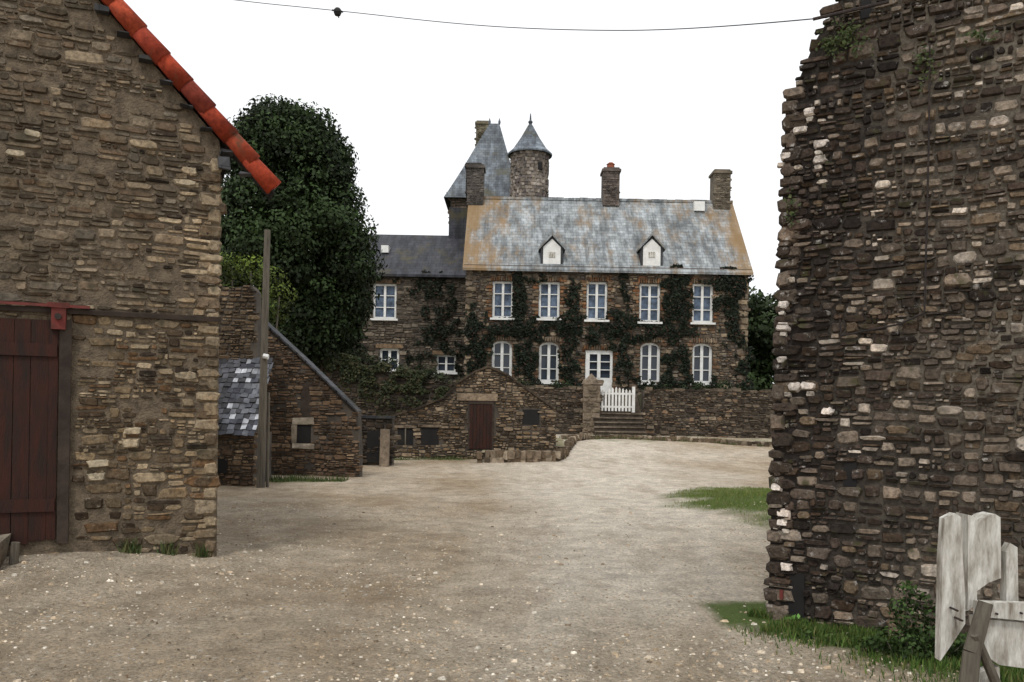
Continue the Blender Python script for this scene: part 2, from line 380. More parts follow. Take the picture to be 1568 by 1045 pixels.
for i in range(60):
    x=R(-38,-12); bt.append((x,R(58,66),R(1,8.5))); br_.append(R(1.2,2.2))
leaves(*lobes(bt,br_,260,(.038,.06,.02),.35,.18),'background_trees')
# ================= LEFT BARN =================
FB=Frame(-2.98,8.56,math.radians(23.8))
E=empty('stone_barn',FB)
SL=math.tan(math.radians(46.5)); ZK=4.40
RU=-3.6; RZ=ZK-RU*SL
wall=[(.03,-.3),(0,4.15),(-.02,ZK-.12),(RU,RZ-.12),(-7.2,ZK-.12),(-7.2,-.3)]
DU=P(FB,108,660)[0]; DZ=P(FB,60,488)[1]; DB=P(FB,60,832)[1]
BZ=P(FB,330,488)[1]
mb=MB(); mb.ext(wall,0,7,M_bmort); mb.obj('wall_core',E)
mb=MB()
door=(-3.4,DU+.02,DB-.1,DZ)
ip=inpoly([(-.05,-.2),(-.07,4.12),(-.10,ZK-.22),(RU,RZ-.22),(-5,RZ-2),(-5,-.2)])
def inB(u,z): return ip(u,z) and not(door[0]<u<door[1]+.04 and door[2]<z<door[3])
def colB(u,z):
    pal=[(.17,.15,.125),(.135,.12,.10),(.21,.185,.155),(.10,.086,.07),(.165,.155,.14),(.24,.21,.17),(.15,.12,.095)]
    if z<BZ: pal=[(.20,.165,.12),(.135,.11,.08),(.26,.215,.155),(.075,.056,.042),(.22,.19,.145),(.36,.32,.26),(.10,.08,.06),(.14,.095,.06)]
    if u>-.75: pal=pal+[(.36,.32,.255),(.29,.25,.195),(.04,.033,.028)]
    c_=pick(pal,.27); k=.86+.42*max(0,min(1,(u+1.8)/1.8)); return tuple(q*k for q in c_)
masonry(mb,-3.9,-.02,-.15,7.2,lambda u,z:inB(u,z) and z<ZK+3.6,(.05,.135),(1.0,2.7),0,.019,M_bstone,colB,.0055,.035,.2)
z=0
k=0
while z<4.1:
    h=R(.09,.17); wq=.13 if k%2 else .22
    stone(mb,.0-wq/2+.02,z+h/2,wq/2,h/2-.006,-.008,.02,M_bstone,pick([(.30,.265,.21),(.21,.18,.14),(.35,.31,.25),(.16,.13,.10)])); z+=h;k+=1
for (px,py) in ((290,262),(283,280),(203,660),(200,678),(150,710),(285,575),(50,205),(24,235),(148,730)):
    a=P(FB,px,py)
    if inB(*a): stone(mb,a[0],a[1],R(.07,.10),R(.035,.05),-.012,.022,M_bstone,(.50,.47,.40))
mb.obj('stonework',E)
mb=MB(); mb.box(-4.2,.02,-.045,.01,BZ-.03,BZ+.015,M_beam,j=.006)
mb.box(-4.2,DU+.15,-.085,-.046,BZ+.02,BZ+.045,M_redpaint,j=.003); mb.obj('lintel_beam',E)
mb=MB()
u=-3.4
while u<DU-.1:
    w_=R(.13,.17); mb.box(u,min(u+w_-.006,DU-.11),-.035+R(0,.008),-.005,DB+R(0,.04),DZ-.01,M_reddoor,j=.003); u+=w_
for zz in (DB+.3,DZ-.35): mb.box(-3.4,DU-.12,-.05,-.038,zz,zz+.12,M_reddoor)
mb.box(DU-.1,DU,-.055,0,DB,DZ,M_beam,j=.004)
mb.box(DU-.17,DU-.05,-.12,-.01,DZ-.09,DZ+.14,M_redpaint,j=.008); mb.box(DU-.2,DU-.02,-.135,-.121,DZ+.1,DZ+.15,M_redpaint,j=.004)
mb.tube((DU-.11,-.15,DZ+.02),(DU-.11,-.11,DZ+.02),.03,.03,M_iron,8)
mb.obj('sliding_door',E)
M_slate_d=slatem('dark_slate',(.07,.072,.08),(.045,.047,.052),(.06,.05,.03),.6,5)
mb=MB()
UE=P(FB,418,275)[0]
def rz(u): return ZK-u*SL
mb.ext([(.12,rz(.12)-.09),(.12,rz(.12)-.03),(RU,RZ-.03),(RU,RZ-.09)],.2,7.2,M_slate_d)
mb.ext([(UE,rz(UE)-.08),(UE,rz(UE)-.03),(RU,RZ-.03),(RU,RZ-.08)],-.10,.199,M_slate_d)
mb.ext([(RU,RZ-.09),(RU,RZ-.03),(-7.6,RZ+(-7.6-RU)*SL-.03),(-7.6,RZ+(-7.6-RU)*SL-.09)],-.10,7.2,M_slate_d)
for i in range(16):
    u=.25-i*.19; mb.box(u-.07,u+.05,-.12,.0,rz(u)-.20+R(-.02,.02),rz(u)-.175,M_slate_d,j=.01)
u=.06; mb.box(u-.09,u+.03,-.1,0,rz(u)-.36,rz(u)-.24,M_slate_d,j=.015)
mb.obj('roof',E)
mb=MB(); n=int((UE-RU)/math.cos(math.radians(46.5))/.33)
dx=math.cos(math.radians(46.5)); dz=math.sin(math.radians(46.5))
for i in range(n+3):
    L=.38; a=UE-i*.31*dx; b_=a-L*dx; tc_=pick([(.34,.05,.022),(.28,.045,.024),(.37,.065,.03),(.24,.045,.028)],.12)
    o1=R(-.01,.01); mb.tube((a,-.10+R(-.008,.008),rz(a)-.012+o1),(b_,-.10,rz(b_)-.022+o1),.096,.080,M_redtile,18,tc_)
mb.obj('verge_tiles',E,True)
mb=MB(); mb.box(-2.35,-1.8,-.5,-.05,.1,.36,M_bstone,(.28,.27,.25),j=.04); mb.tube((-1.72,-.35,.1),(-1.70,-.35,.36),.04,.035,M_wood); mb.obj('stone_door_step',E)
# ================= RIGHT BUILDING =================
FT=Frame(1.99,6.65,math.radians(-33))
E=empty('stone_gabled_house',FT)
k0=P(FT,1200,138); k1=P(FT,1268,18); kb=P(FT,1170,955)
sl=(k1[1]-k0[1])/(k1[0]-k0[0])
top=(k1[0]+2.2,k1[1]+2.2*sl)
k2=P(FT,1243,60); kk=P(FT,1212,134)
out=[(kb[0],-.3),k0,kk,k2,k1,top,(6,top[1]),(6,-.3)]
mb=MB(); mb.ext([(a+.02,b_-(.03 if i>0 else 0)) for i,(a,b_) in enumerate(out)],0.0,6,M_tmort); mb.obj('wall_core',E)
slot=RP(FT,1292,708,1312,745); arch=RP(FT,1208,878,1232,945); put=RP(FT,1318,0,1334,28)
hol=[slot,arch,put]
ip2=inpoly([(kb[0]+.05,-.2),(k0[0]+.05,k0[1]+.0),(kk[0]+.02,kk[1]+.0),(k2[0]+.02,k2[1]),(k1[0]+.02,k1[1]),top,(6,top[1]),(6,-.2)])
def inT(u,z): return ip2(u,z) and u<3.6 and z<7.2 and not any(h[0]<u<h[1] and h[2]<z<h[3] for h in hol)
wh=[P(FT,*q) for q in [(1257,222),(1256,245),(1240,172),(1226,200),(1200,467),(1200,500),(1198,551),(1217,592),(1238,591),(1200,785),(1199,800),(1190,745),(1268,630),(1205,868),(1205,240)]]
def colT(u,z):
    s=max(0,min(1,(u-.15)/1.3+.6*mn.noise((u*1.2,z*1.2,2)))); lowk=max(0,min(1,(2.8-z)/2.2))
    dark=[(.05,.04,.035),(.03,.025,.023),(.075,.061,.053),(.06,.045,.034),(.11,.095,.083)]
    lite=[(.18,.16,.135),(.11,.096,.083),(.23,.205,.175),(.07,.058,.05),(.16,.13,.095),(.28,.255,.22),(.13,.115,.10)]
    q=random.random()
    if q<.04+.20*max(0,mn.noise((u*1.6,z*1.6,11))): return pick([(.38,.36,.33),(.55,.53,.49)])
    return pick(lite if random.random()<.12+.70*s+.15*lowk else dark,.35)
mb=MB(); masonry(mb,-.05,3.6,-.15,7.0,inT,(.045,.12),(.9,2.1),0,.026,M_tstone,colT,.004,.07,0,.45)
for (a,b_) in wh:
    stone(mb,a,b_,R(.04,.06),R(.028,.04),-.016,.026,M_tstone,(.80,.80,.80))
    if random.random()<.6: stone(mb,a+R(-.05,.05),b_-.06,.03,.022,-.014,.02,M_tstone,(.62,.62,.60))
z=0;k=0
while z<k0[1]-.05:
    h=R(.07,.15); wq=.12 if k%2 else .19; ue=kb[0]+(k0[0]-kb[0])*z/k0[1]+R(-.008,.008)
    stone(mb,ue+wq/2-.005,z+h/2,wq/2,h/2-.006,-.006,.028,M_tstone,pick([(.10,.085,.075),(.05,.042,.036),(.16,.14,.12),(.07,.06,.05)])); z+=h;k+=1
mb.obj('stonework',E)
mb=MB()
for h in hol: mb.box(h[0],h[1],-.012,-.006,h[2],h[3],M_dark)  # flat dark panels on the solid wall, painted as shaded holes
h=arch; mb.box(h[0]-.06,h[0]-.035,-.045,-.02,h[2]+.13,h[2]+.2,M_redpaint)
mb.obj('openings',E)
mb=MB()
pp=[P(FT,1425,70),P(FT,1424,200),P(FT,1421,330),P(FT,1417,480),P(FT,1380,497),P(FT,1290,515),P(FT,1288,490)]
for a,b_ in zip(pp[:-1],pp[1:]): mb.tube((a[0],-.05,a[1]),(b_[0],-.05,b_[1]),.007,.007,M_iron,6)
a=P(FT,1255,38); mb.tube((a[0]-.02,-.12,a[1]),(a[0]+.5,-.08,a[1]+.02),.012,.012,M_iron,6)
mb.obj('conduit_and_bracket',E)
pts=[];nr=[]
for cx_,cy_,rx_,ry_,nn in [(1300,60,35,25,260),(1275,75,15,15,100),(1420,100,20,40,90),(1215,320,10,30,60),(1500,60,30,10,60)]:
    for i in range(nn):
        a=P(FT,random.gauss(cx_,rx_*.5),random.gauss(cy_,ry_*.5))
        if inT(*a): pts.append((a[0],-.04-R(0,.05),a[1])); nr.append((0,-1,.4))
leaves(pts,nr,np.full(len(pts),.015),np.array([pick([(.04,.06,.017),(.055,.065,.022)],.4) for _ in pts]),'wall_weeds',E)
# ================= MAIN HOUSE =================
Dh=42.; FH=Frame(0,Dh)
E=empty('manor_house',FH)
u0=P(FH,712,500)[0]; u1=P(FH,1145,500)[0]; ze=P(FH,930,409)[1]; zb=1.4
UW=[(770,430,487),(841,431,488),(914,431,490),(995,434,493),(1076,434,494)]
LW=[(768,521,583),(840,523,585),(995,524,586),(1075,525,587)]
uh=[RP(FH,c_-16,t_,c_+16,b_) for c_,t_,b_ in UW]; lh=[RP(FH,c_-15,t_,c_+16,b_) for c_,t_,b_ in LW]
dh=RP(FH,896,536,938,600)
holes=uh+lh+[dh]
mb=MB(); holewall(mb,u0,u1,zb,ze,holes,0,M_hmort)
zr=P(Frame(0,Dh+4),930,310)[1]
for uu in (u0,u1): mb.poly([(uu,0,zb),(uu,8,zb),(uu,8,ze),(uu,4,zr-.1),(uu,0,ze)],M_hmort)
mb.poly([(u0,8,zb),(u1,8,zb),(u1,8,ze),(u0,8,ze)],M_hmort); mb.obj('walls',E)
mb=MB()
def inhole(hs_,u,z,m=.0): return any(h[0]-m<u<h[1]+m and h[2]-m<z<h[3]+m for h in hs_)
def colH(u,z):
    c_=pick([(.17,.15,.125),(.12,.105,.09),(.21,.187,.155),(.08,.068,.056),(.16,.13,.105),(.15,.145,.14),(.25,.215,.17),(.15,.11,.08)],.25)
    near=min([max(abs(u-(h[0]+h[1])/2)-.5,0)+max(abs(z-(h[2]+h[3])/2)-1.,0) for h in holes])
    if near<.25 and random.random()<.35: c_=pick([(.17,.10,.065),(.15,.10,.07)])
    return c_
masonry(mb,u0,u1,zb,ze,lambda u,z:u0+.05<u<u1-.05 and z<ze-.05 and not inhole(holes,u,z,.1),(.13,.26),(1.0,2.2),0,.05,M_hstone,colH,.012,.04)
for uu,sg in ((u0,1),(u1,-1)):
    z=zb;k=0
    while z<ze-.1:
        h=R(.26,.36); wq=.35 if k%2 else .55; stone(mb,uu+sg*wq/2,z+h/2,wq/2,h/2-.01,0,.07,M_hstone,pick([(.22,.19,.15),(.17,.15,.13)])); z+=h;k+=1
for h in uh+lh+[dh]:
    br_c=[(.17,.09,.05),(.20,.115,.065),(.13,.085,.055),(.18,.15,.115),(.14,.12,.10)]
    if h in lh: br_c=[(.19,.165,.135),(.15,.13,.105),(.17,.115,.08)]
    z=h[2];k=0
    while z<h[3]:
        for sg,e_ in ((-1,h[0]),(1,h[1])):
            wq=.10 if k%2 else .17; stone(mb,e_+sg*wq,z+.09,wq,.085,0,.06,M_hstone,pick(br_c,.2))
        z+=.18;k+=1
    u=h[0]-.1
    while u<h[1]+.1: stone(mb,u+.06,h[3]+.12,.055,.13,0,.07,M_hstone,pick(br_c,.2)); u+=.12
mb.box(u0-.1,u1+.1,-.15,0,ze-.12,ze-.005,M_hstone,(.09,.07,.055))
mb.obj('stonework',E)
def window(mb,h,y,arched=False,bars=3,fr=.10,glass=None,sill=True):
    a,b_,c_,d=h; cx=(a+b_)/2; gl=glass or M_glass
    mb.poly([(a,y+.1,c_),(b_,y+.1,c_),(b_,y+.1,d),(a,y+.1,d)],gl)
    mb.box(a,a+fr,y,y+.09,c_,d,M_white); mb.box(b_-fr,b_,y,y+.09,c_,d,M_white)
    mb.box(a+fr,b_-fr,y,y+.09,c_,c_+fr,M_white); mb.box(a+fr,b_-fr,y,y+.09,d-fr,d,M_white)
    mb.box(cx-fr*.55,cx+fr*.55,y-.01,y+.08,c_+fr,d-fr,M_white)
    for i in range(1,bars):
        z=c_+(d-c_)*i/bars
        for s,e_ in ((a+fr,cx-fr*.55),(cx+fr*.55,b_-fr)): mb.box(s,e_,y+.02,y+.08,z-.02,z+.02,M_white)
    if sill: mb.box(a-.1,b_+.1,y-.3,y+.0,c_-.1,c_,M_white)
    if arched:
        r=(b_-a)/2; hh=.33; n=10
        for sgn in (-1,1):
            pts=[(cx+sgn*(r+.03),d+.02)]
            for i in range(n+1):
                t=i/n; uu=r*(1-t); pts.append((cx+sgn*uu,d-hh*(1-math.sqrt(max(0,1-(uu/r)**2)))))
            pts.append((cx,d+.02))
            mb.ext(pts,y-.16,y-.03,M_hstone,(.15,.12,.10))
        for i in range(2*n):
            t0=-1+i/n; t1=t0+1/n
            f=lambda t:d-hh*(1-math.sqrt(max(0,1-t*t)))
            mb.ext([(cx+r*t0,f(t0)-.11),(cx+r*t1,f(t1)-.11),(cx+r*t1,f(t1)),(cx+r*t0,f(t0))],y-.028,y-.004,M_white)
mb=MB()
for h in uh: window(mb,h,.13,False,3,.11,M_curtain)
for h in lh: window(mb,h,.18,True,3,.13)
mb.obj('windows',E)
mb=MB(); a,b_,c_,d=dh; fr=.13
mb.poly([(a,.2,c_),(b_,.2,c_),(b_,.2,d),(a,.2,d)],M_glass)
mb.box(a,a+.22,.05,.18,c_,d,M_white); mb.box(b_-.12,b_,.05,.18,c_,d,M_white); mb.box(a+.22,b_-.12,.05,.18,d-.2,d,M_white)
mb.box(a+.22,b_-.12,.07,.18,c_,c_+.7,M_white)
cx=(a+b_)/2; mb.box(cx-.08,cx+.08,.05,.17,c_+.7,d-.2,M_white)
for z in (c_+1.1,c_+1.5): mb.box(a+.22,b_-.12,.08,.16,z-.02,z+.02,M_white)
mb.obj('front_door',E)
M_roof=slatem('lichened_slate',(.34,.365,.375),(.23,.25,.26),(.235,.14,.05),.52,2.8,u0,u1)
def gable_roof(mb,u0,u1,ya,yr,yb,zea,zrr,mat,t=.12,ov=.3,og=.15):
    s=(zrr-zea)/(yr-ya)
    A=(ya-ov,zea-ov*s); B=(yr,zrr); C=(yb+ov,zea-ov*s)
    for (p,q) in ((A,B),(B,C)):
        vs=[]
        for uu in (u0-og,u1+og):
            vs+=[(uu,p[0],p[1]),(uu,q[0],q[1]),(uu,q[0],q[1]+t),(uu,p[0],p[1]+t)]
        mb.add(vs,[(0,1,2,3),(7,6,5,4),(0,4,5,1),(3,2,6,7),(0,3,7,4),(1,5,6,2)],mat)
mb=MB(); gable_roof(mb,u0,u1,0,4,8,ze,zr,M_roof,.12)
u=u0-.15
while u<u1+.1:
    mb.box(u,min(u+.42,u1+.15),3.9,4.1,zr+.06,zr+.19+R(0,.03),M_roof,j=.01); u+=.43
mb.obj('slate_roof',E)
M_chim=stonemat('chimney_stone',5,.6,.6,.02)
def chimney(E,name,fr,y,px0,px1,pt,pbm,pot,col):
    f2=Frame(fr.x,fr.y+y); a,b_,c_,d=RP(f2,px0,pt,px1,pbm); mb=MB(); dd=(b_-a)*.55
    mb.box(a,b_,y-dd,y+dd,c_,d,M_chim,col)
    masonry(mb,a,b_,c_,d-.15,lambda u,z:a+.04<u<b_-.04,(.12,.2),(1.2,2),y-dd,.03,M_chim,lambda u,z:pick([col,tuple(q*1.3 for q in col),tuple(q*.75 for q in col)]),.01,.01)
    mb.box(a-.07,b_+.07,y-dd-.08,y+dd+.08,d-.18,d-.05,M_chim,tuple(q*1.1 for q in col)); mb.box(a+.02,b_-.02,y-dd+.02,y+dd-.02,d-.05,d+.05,M_chim,col)
    if pot:
        mb.lathe((a+b_)/2,y,[(.22,d+.05),(.20,d+.3),(.24,d+.32),(.12,d+.42),(0,d+.42)],M_tile,12)
    mb.obj(name,E)
chimney(E,'chimney_left',FH,4,716,741,256,318,False,(.08,.07,.062))
chimney(E,'chimney_middle',FH,4,922,947,261,318,True,(.11,.09,.078))
chimney(E,'chimney_right',FH,4,1090,1115,264,330,False,(.12,.10,.075))
mb=MB()
for cx in (845,998):
    a,b_,c_,d=RP(FH,cx-17,378,cx+17,408); mu=(a+b_)/2; wz=d+.62; y=.15
    for s,e_ in ((a,a+.12),(b_-.12,b_)): mb.box(s,e_,y-.15,y+2.2,c_-.1,d,M_slate_d)
    mb.ext([(a,d),(b_,d),(mu,wz)],y-.1,y+2.6,M_slate_d)
    mb.ext([(a+.12,c_-.1),(b_-.12,c_-.1),(b_-.12,d),(mu,wz-.22),(a+.12,d)],y-.16,y-.101,M_white)
    mb.box(mu-.16,mu+.16,y-.19,y-.165,c_+.45,c_+.72,M_oldwhite)
    for sg in (-1,1):
        p=[(mu,wz+.06),(mu+sg*(b_-a)*.60,d-.06),(mu+sg*(b_-a)*.60,d-.16),(mu,wz-.06)]
        mb.ext(p,y-.28,y+2.6,M_roof)
    mb.lathe(mu,y-.2,[(.03,wz),(.05,wz+.1),(.02,wz+.25),(0,wz+.3)],M_roof,8)
mb.obj('dormers',E)
mb=MB()
a,b_,c_,d=RP(Frame(0,Dh+3.4),1062,308,1078,318); mb.box(a,b_,3.2,3.5,c_-.2,d-.05,M_white); mb.obj('rooflight',E)
# left wing
FW=Frame(0,44.5); yw=2.5
w0=P(FW,505,500)[0]; w1=P(FW,716,500)[0]; wz=P(FW,640,419)[1]; wr=P(Frame(0,48.5),640,363)[1]
wh1=RP(FW,571,434,607,488); wh2=RP(FW,581,533,611,568); wh3=RP(FW,668,543,698,570)
mb=MB(); holewall(mb,w0,w1,1.,wz,[wh1,wh2,wh3],yw,M_hmort)
masonry(mb,w0,w1,1.,wz,lambda u,z:w0<u<w1 and z<wz-.1 and not inhole([wh1,wh2,wh3],u,z,.12),(.15,.28),(1.1,2.3),yw,.05,M_hstone,lambda u,z:pick([(.14,.13,.115),(.10,.09,.078),(.175,.16,.14),(.075,.066,.058)]),.012,.03)
for h in (wh1,wh2,wh3):
    mb.box(h[0]-.2,h[1]+.2,yw-.07,yw,h[3],h[3]+.2,M_hstone,(.16,.12,.085))
window(mb,wh1,yw+.12,False,3,.11,M_curtain); window(mb,wh2,yw+.12,False,2,.12); window(mb,wh3,yw+.12,False,2,.1)
mb.poly([(w0,yw,1),(w0,yw+8,1),(w0,yw+8,wz),(w0,yw+4,wr),(w0,yw,wz)],M_hmort)
M_roof2=slatem('wing_slate',(.05,.052,.062),(.035,.036,.045),(.07,.06,.03),.7,2.6)
gable_roof(mb,w0,w1,yw,yw+4,yw+8,wz,wr,M_roof2,.12)
s0=RP(Frame(0,46.5),585,377,596,388); mb.box(s0[0],s0[1],yw+1.7,yw+2.6,s0[2],s0[3],M_white)
mb.obj('left_wing',E)
FQ=Frame(0,50.); yq=8.
q0=P(FQ,690,300)[0]; q1=P(FQ,800,300)[0]; qz=P(FQ,740,283)[1]-.5; qt=P(Frame(0,52),758,189)[1]
mb=MB(); mb.box(q0,q1,yq,yq+4,2,qz,M_hmort)
masonry(mb,q0,q1,qz-4.5,qz,lambda u,z:q0<u<q1,(.16,.3),(1.2,2.4),yq,.05,M_hstone,lambda u,z:pick([(.19,.15,.12),(.13,.11,.09),(.24,.2,.17)]),.012,.03)
qm=P(Frame(0,52),757,200)[0]
rings=[(.38,qz-.35,0),(.08,qz+.2,0),(-.62,qz+1.6,0)]
vs=[]
for o,z,_ in rings: vs+=[(q0-o,yq-o,z),(q1+o,yq-o,z),(q1+o,yq+4+o,z),(q0-o,yq+4+o,z)]
vs+=[(qm-.3,yq+2,qt),(qm+.3,yq+2,qt)]
fs=[(k*4+i,k*4+(i+1)%4,(k+1)*4+(i+1)%4,(k+1)*4+i) for k in range(2) for i in range(4)]
fs+=[(8,9,13,12),(9,10,13),(10,11,12,13),(11,8,12)]
M_roof3=slatem('tower_slate',(.20,.23,.26),(.12,.14,.165),(.10,.09,.05),.5,3)
mb.add(vs,fs,M_roof3)
for k_ in (12,13):
    v_=vs[k_]; mb.lathe(v_[0],v_[1],[(.06,v_[2]-.05),(.08,v_[2]+.1),(.02,v_[2]+.3),(0,v_[2]+.35)],M_roof3,8)
mb.obj('square_tower',E)
chimney(E,'chimney_tower',FH,11.5,729,748,189,260,False,(.15,.13,.09))
chimney(E,'chimney_gable',FH,5.5,714,738,254,300,False,(.06,.05,.045))
FR=Frame(0,49.); rc=P(FR,811,260); rt=P(FR,813,237)[1]; ra=P(FR,815,190)[1]; yr_=7.
mb=MB(); mb.lathe(rc[0],yr_,[(1.0,6),(1.0,rt)],M_chim,32,(.19,.165,.14))
z=rt-3.2;
while z<rt-.1:
    for i in range(26):
        if random.random()<.75:
            t=math.pi+ i*math.pi/26+R(0,.1); r=1.02
            mb.box(rc[0]+r*math.cos(t)-.1,rc[0]+r*math.cos(t)+.1,yr_+r*math.sin(t)-.02,yr_+r*math.sin(t)+.05,z,z+.17,M_chim,pick([(.24,.21,.18),(.13,.11,.1),(.18,.15,.12)]),j=.02)
    z+=.2
mb.box(rc[0]+.45,rc[0]+.7,yr_-1.0,yr_-.7,rt-1.1,rt-.7,M_dark)  # dark block painted as the shade of a turret opening
mb.lathe(rc[0],yr_,[(1.28,rt-.08),(1.3,rt),(.98,rt+.3),(.55,rt+.95),(.15,ra-.1),(.08,ra),(.14,ra+.12),(.06,ra+.22),(.03,ra+.6),(0,ra+.62)],M_roof3,28)
mb.obj('round_turret',E)
mb=MB(); a,b_,c_,d=RP(Frame(0,48),690,300,720,330)
mb.box(a-.1,b_+2.,6.2,7.8,d-3,d-.6,M_roof2); mb.obj('link_roof',E)
def ivy(name,E,fr,yoff,pat,hs_,n_mul,base,lsz,ymax=.22,th=-.02):
    pts=[];nr=[];cl=[]
    for cx,cy,rx,ry in pat:
        nn=int(rx*ry*n_mul)
        for i in range(nn):
            r=math.sqrt(random.random())*1.1; a=R(0,6.283)
            px=cx+rx*r*math.cos(a); py=cy+ry*r*math.sin(a)
            if mn.noise((px*.07,py*.07,1))+.45*mn.noise((px*.25,py*.25,4))<th+.45*(r-.6): continue
            u,z=P(fr,px,py)
            if inhole(hs_,u,z,-.04) : continue
            pts.append((u,yoff-.05-R(0,ymax)*(1.1-r*.8),z)); nr.append((0,-1,.3)); k=R(.5,1.5)*(1+.6*mn.noise((px*.1,py*.1,7))); cl.append(tuple(q*k for q in (base if random.random()<.9 else (.05,.028,.018))))
    leaves(pts,nr,np.full(len(pts),lsz),np.array(cl),name,E)
pat=[(793,468,13,50),(800,505,45,24),(728,505,20,38),(735,560,24,30),(868,500,36,22),(878,455,12,35),(950,505,36,30),(955,450,11,30),(1036,470,24,60),(1115,448,30,36),(1122,505,20,28),(1110,425,40,14),(1035,430,26,16),(760,505,40,14),(905,515,40,14),(820,425,20,8),(805,550,18,42),(870,555,18,38),(955,555,14,42),(1035,545,22,36),(1040,585,70,13),(880,590,40,12),(780,590,70,14),(1140,560,14,50),(1000,508,70,14),(735,540,26,34)]
ivy('ivy',E,FH,0,pat,holes,3.0,(.010,.016,.008),.07,.22,-.05)
solid=[(793,462,11,45),(800,500,34,16),(1036,468,18,52),(1118,440,22,28),(870,498,24,14),(950,500,24,20)]
ivy('ivy_dense',E,FH,-.03,solid,holes,2.5,(.008,.013,.006),.07,.25,-.4)
ivy('wing_ivy',E,FW,yw,[(660,440,34,24),(675,490,28,46),(695,540,18,36),(645,545,22,22),(560,430,50,6),(545,520,16,50)],[wh1,wh2,wh3],1.8,(.011,.016,.008),.08)
# ================= TERRACE, GARDEN WALL, GATE =================
FG=Frame(0,38.5); ga=P(FG,919,640)[0]; gb=P(FG,984,640)[0]; ztop=P(FG,930,596)[1]
E=empty('garden_wall',FG); gl=P(FG,560,640)[0]
mb=MB(); mb.box(gl,ga,0,.5,-.4,ztop,M_hmort); mb.box(gb,24,0,.5,-.4,ztop,M_hmort)
gcol=lambda u,z:pick([(.125,.11,.093),(.085,.075,.062),(.175,.152,.125),(.05,.042,.037),(.155,.115,.085)],.3)
masonry(mb,gl,15,-.1,ztop+.02,lambda u,z:not(ga<u<gb) and z<ztop+.12*mn.noise((u*1.3,0,0)),(.1,.22),(1.1,2.3),0,.06,M_hstone,gcol,.012,.04)
u=gl
while u<15:
    w_=R(.2,.5)
    if not ga-.1<u+w_/2<gb+.1: mb.box(u,u+w_-.02,-.05,.55,ztop-.02,ztop+R(.02,.14),M_hstone,gcol(0,0),j=.03)
    u+=w_
a,b_,c_,d=RP(FG,892,588,918,665)
mb.box(a,b_,-.25,.55,-.2,d,M_hstone,(.2,.175,.15)); masonry(mb,a,b_,0,d,lambda u,z:a+.05<u<b_-.05,(.18,.3),(1.2,2),-.25,.04,M_hstone,lambda u,z:pick([(.25,.22,.19),(.18,.16,.13)]),.01)
m_=(a+b_)/2; mb.add([(a-.06,-.3,d),(b_+.06,-.3,d),(b_+.06,.6,d),(a-.06,.6,d),(m_,.15,d+.5)],[(0,1,4),(1,2,4),(2,3,4),(3,0,4)],M_hstone,(.24,.21,.18))
mb.obj('wall_masonry',E)
E2=empty('garden_steps',FG); mb=MB(); zs0=gz(3.5,38); zl=P(FG,945,632)[1]; ns=5
for i in range(ns):
    z_1=zs0+(zl-zs0)*(i+1)/ns; y_1=-1.3+(i+1)*.28 if i<ns-1 else .5
    mb.box(ga-.3,gb-.05,-1.26+i*.28,y_1,-.2,z_1-.06,M_hstone,(.075,.068,.06),j=.01)
    mb.box(ga-.35,gb-.02,-1.33+i*.28,y_1,z_1-.058,z_1,M_hstone,(.14,.125,.11),j=.012)
zt_=ztop-.15
for i in range(5): mb.box(ga,gb,.5+i*.3,.5+(i+1)*.3 if i<4 else 3.4,.5,zl+(zt_-zl)*(i+1)/5,M_hstone,(.11,.10,.09))
mb.obj('steps',E2)
E3=empty('white_picket_gate',FG); mb=MB(); a,b_,c_,d=RP(FG,920,592,967,631)
n=9
for i in range(n):
    cx=a+(b_-a)*(i+.5)/n; w_=.045; zz=d-.12*abs(i-4)/4
    mb.ext([(cx-w_,c_+.05),(cx+w_,c_+.05),(cx+w_,zz-.08),(cx,zz),(cx-w_,zz-.08)],.05,.08,M_white)
for z in (c_+.2,c_+.8): mb.box(a-.03,b_+.03,.081,.12,z,z+.09,M_white)
mb.box(b_+.03,b_+.16,.0,.14,c_,d+.02,M_white); mb.obj('pickets',E3)
E4=empty('terrace',Frame(0,39)); mb=MB()
M_terr=plain('terrace_soil',(.10,.11,.05),(.13,.11,.08),2,.95,.5)
mb.box(gl,ga-.02,0,7,-.5,ztop-.2,M_terr); mb.box(gb+.02,24,0,7,-.5,ztop-.2,M_terr); mb.box(ga-.02,gb+.02,2.7,7,-.5,ztop-.205,M_terr); mb.obj('terrace_ground',E4)
cs=[];rs=[]
for i in range(75):
    u=R(-9,11.2)
    if ga-.8<u<gb+.3: continue
    cs.append((u,R(39.0,41.0),ztop+R(-.1,.3)*(1 if u>3 else .8))); rs.append(R(.18,.45))
leaves(*lobes(cs,rs,900,(.024,.038,.013),.4,.055),'terrace_shrubs')
# ================= HUT with curved gable =================
FK=Frame(0,27.)
E=empty('stone_outhouse',FK)
o=[P(FK,*q) for q in [(578,722),(583,660),(592,641),(640,626),(680,610),(703,586),(728,570),(748,563),(775,574),(800,592),(848,626),(852,690),(850,722)]]
o[0]=(o[0][0],-.3); o[-1]=(o[-1][0],-.3)
mb=MB(); mb.ext(o,0,2.2,M_hmort)
kd=RP(FK,717,613,756,688); kw=[RP(FK,609,655,633,681),RP(FK,645,654,672,681)]; kq=RP(FK,800,627,826,650)
hs_=[kd,kq]+kw; ip3=inpoly([(a,b_-.02) for a,b_ in o])
def colK(u,z): return pick([(.19,.155,.12),(.13,.11,.088),(.25,.21,.165),(.075,.062,.05),(.29,.25,.20),(.20,.15,.10)],.25)
masonry(mb,o[0][0],o[-1][0],-.1,o[7][1],lambda u,z:ip3(u,z) and not inhole(hs_,u,z,.03),(.08,.16),(1.1,2.4),0,.045,M_hstone,colK,.008,.04)
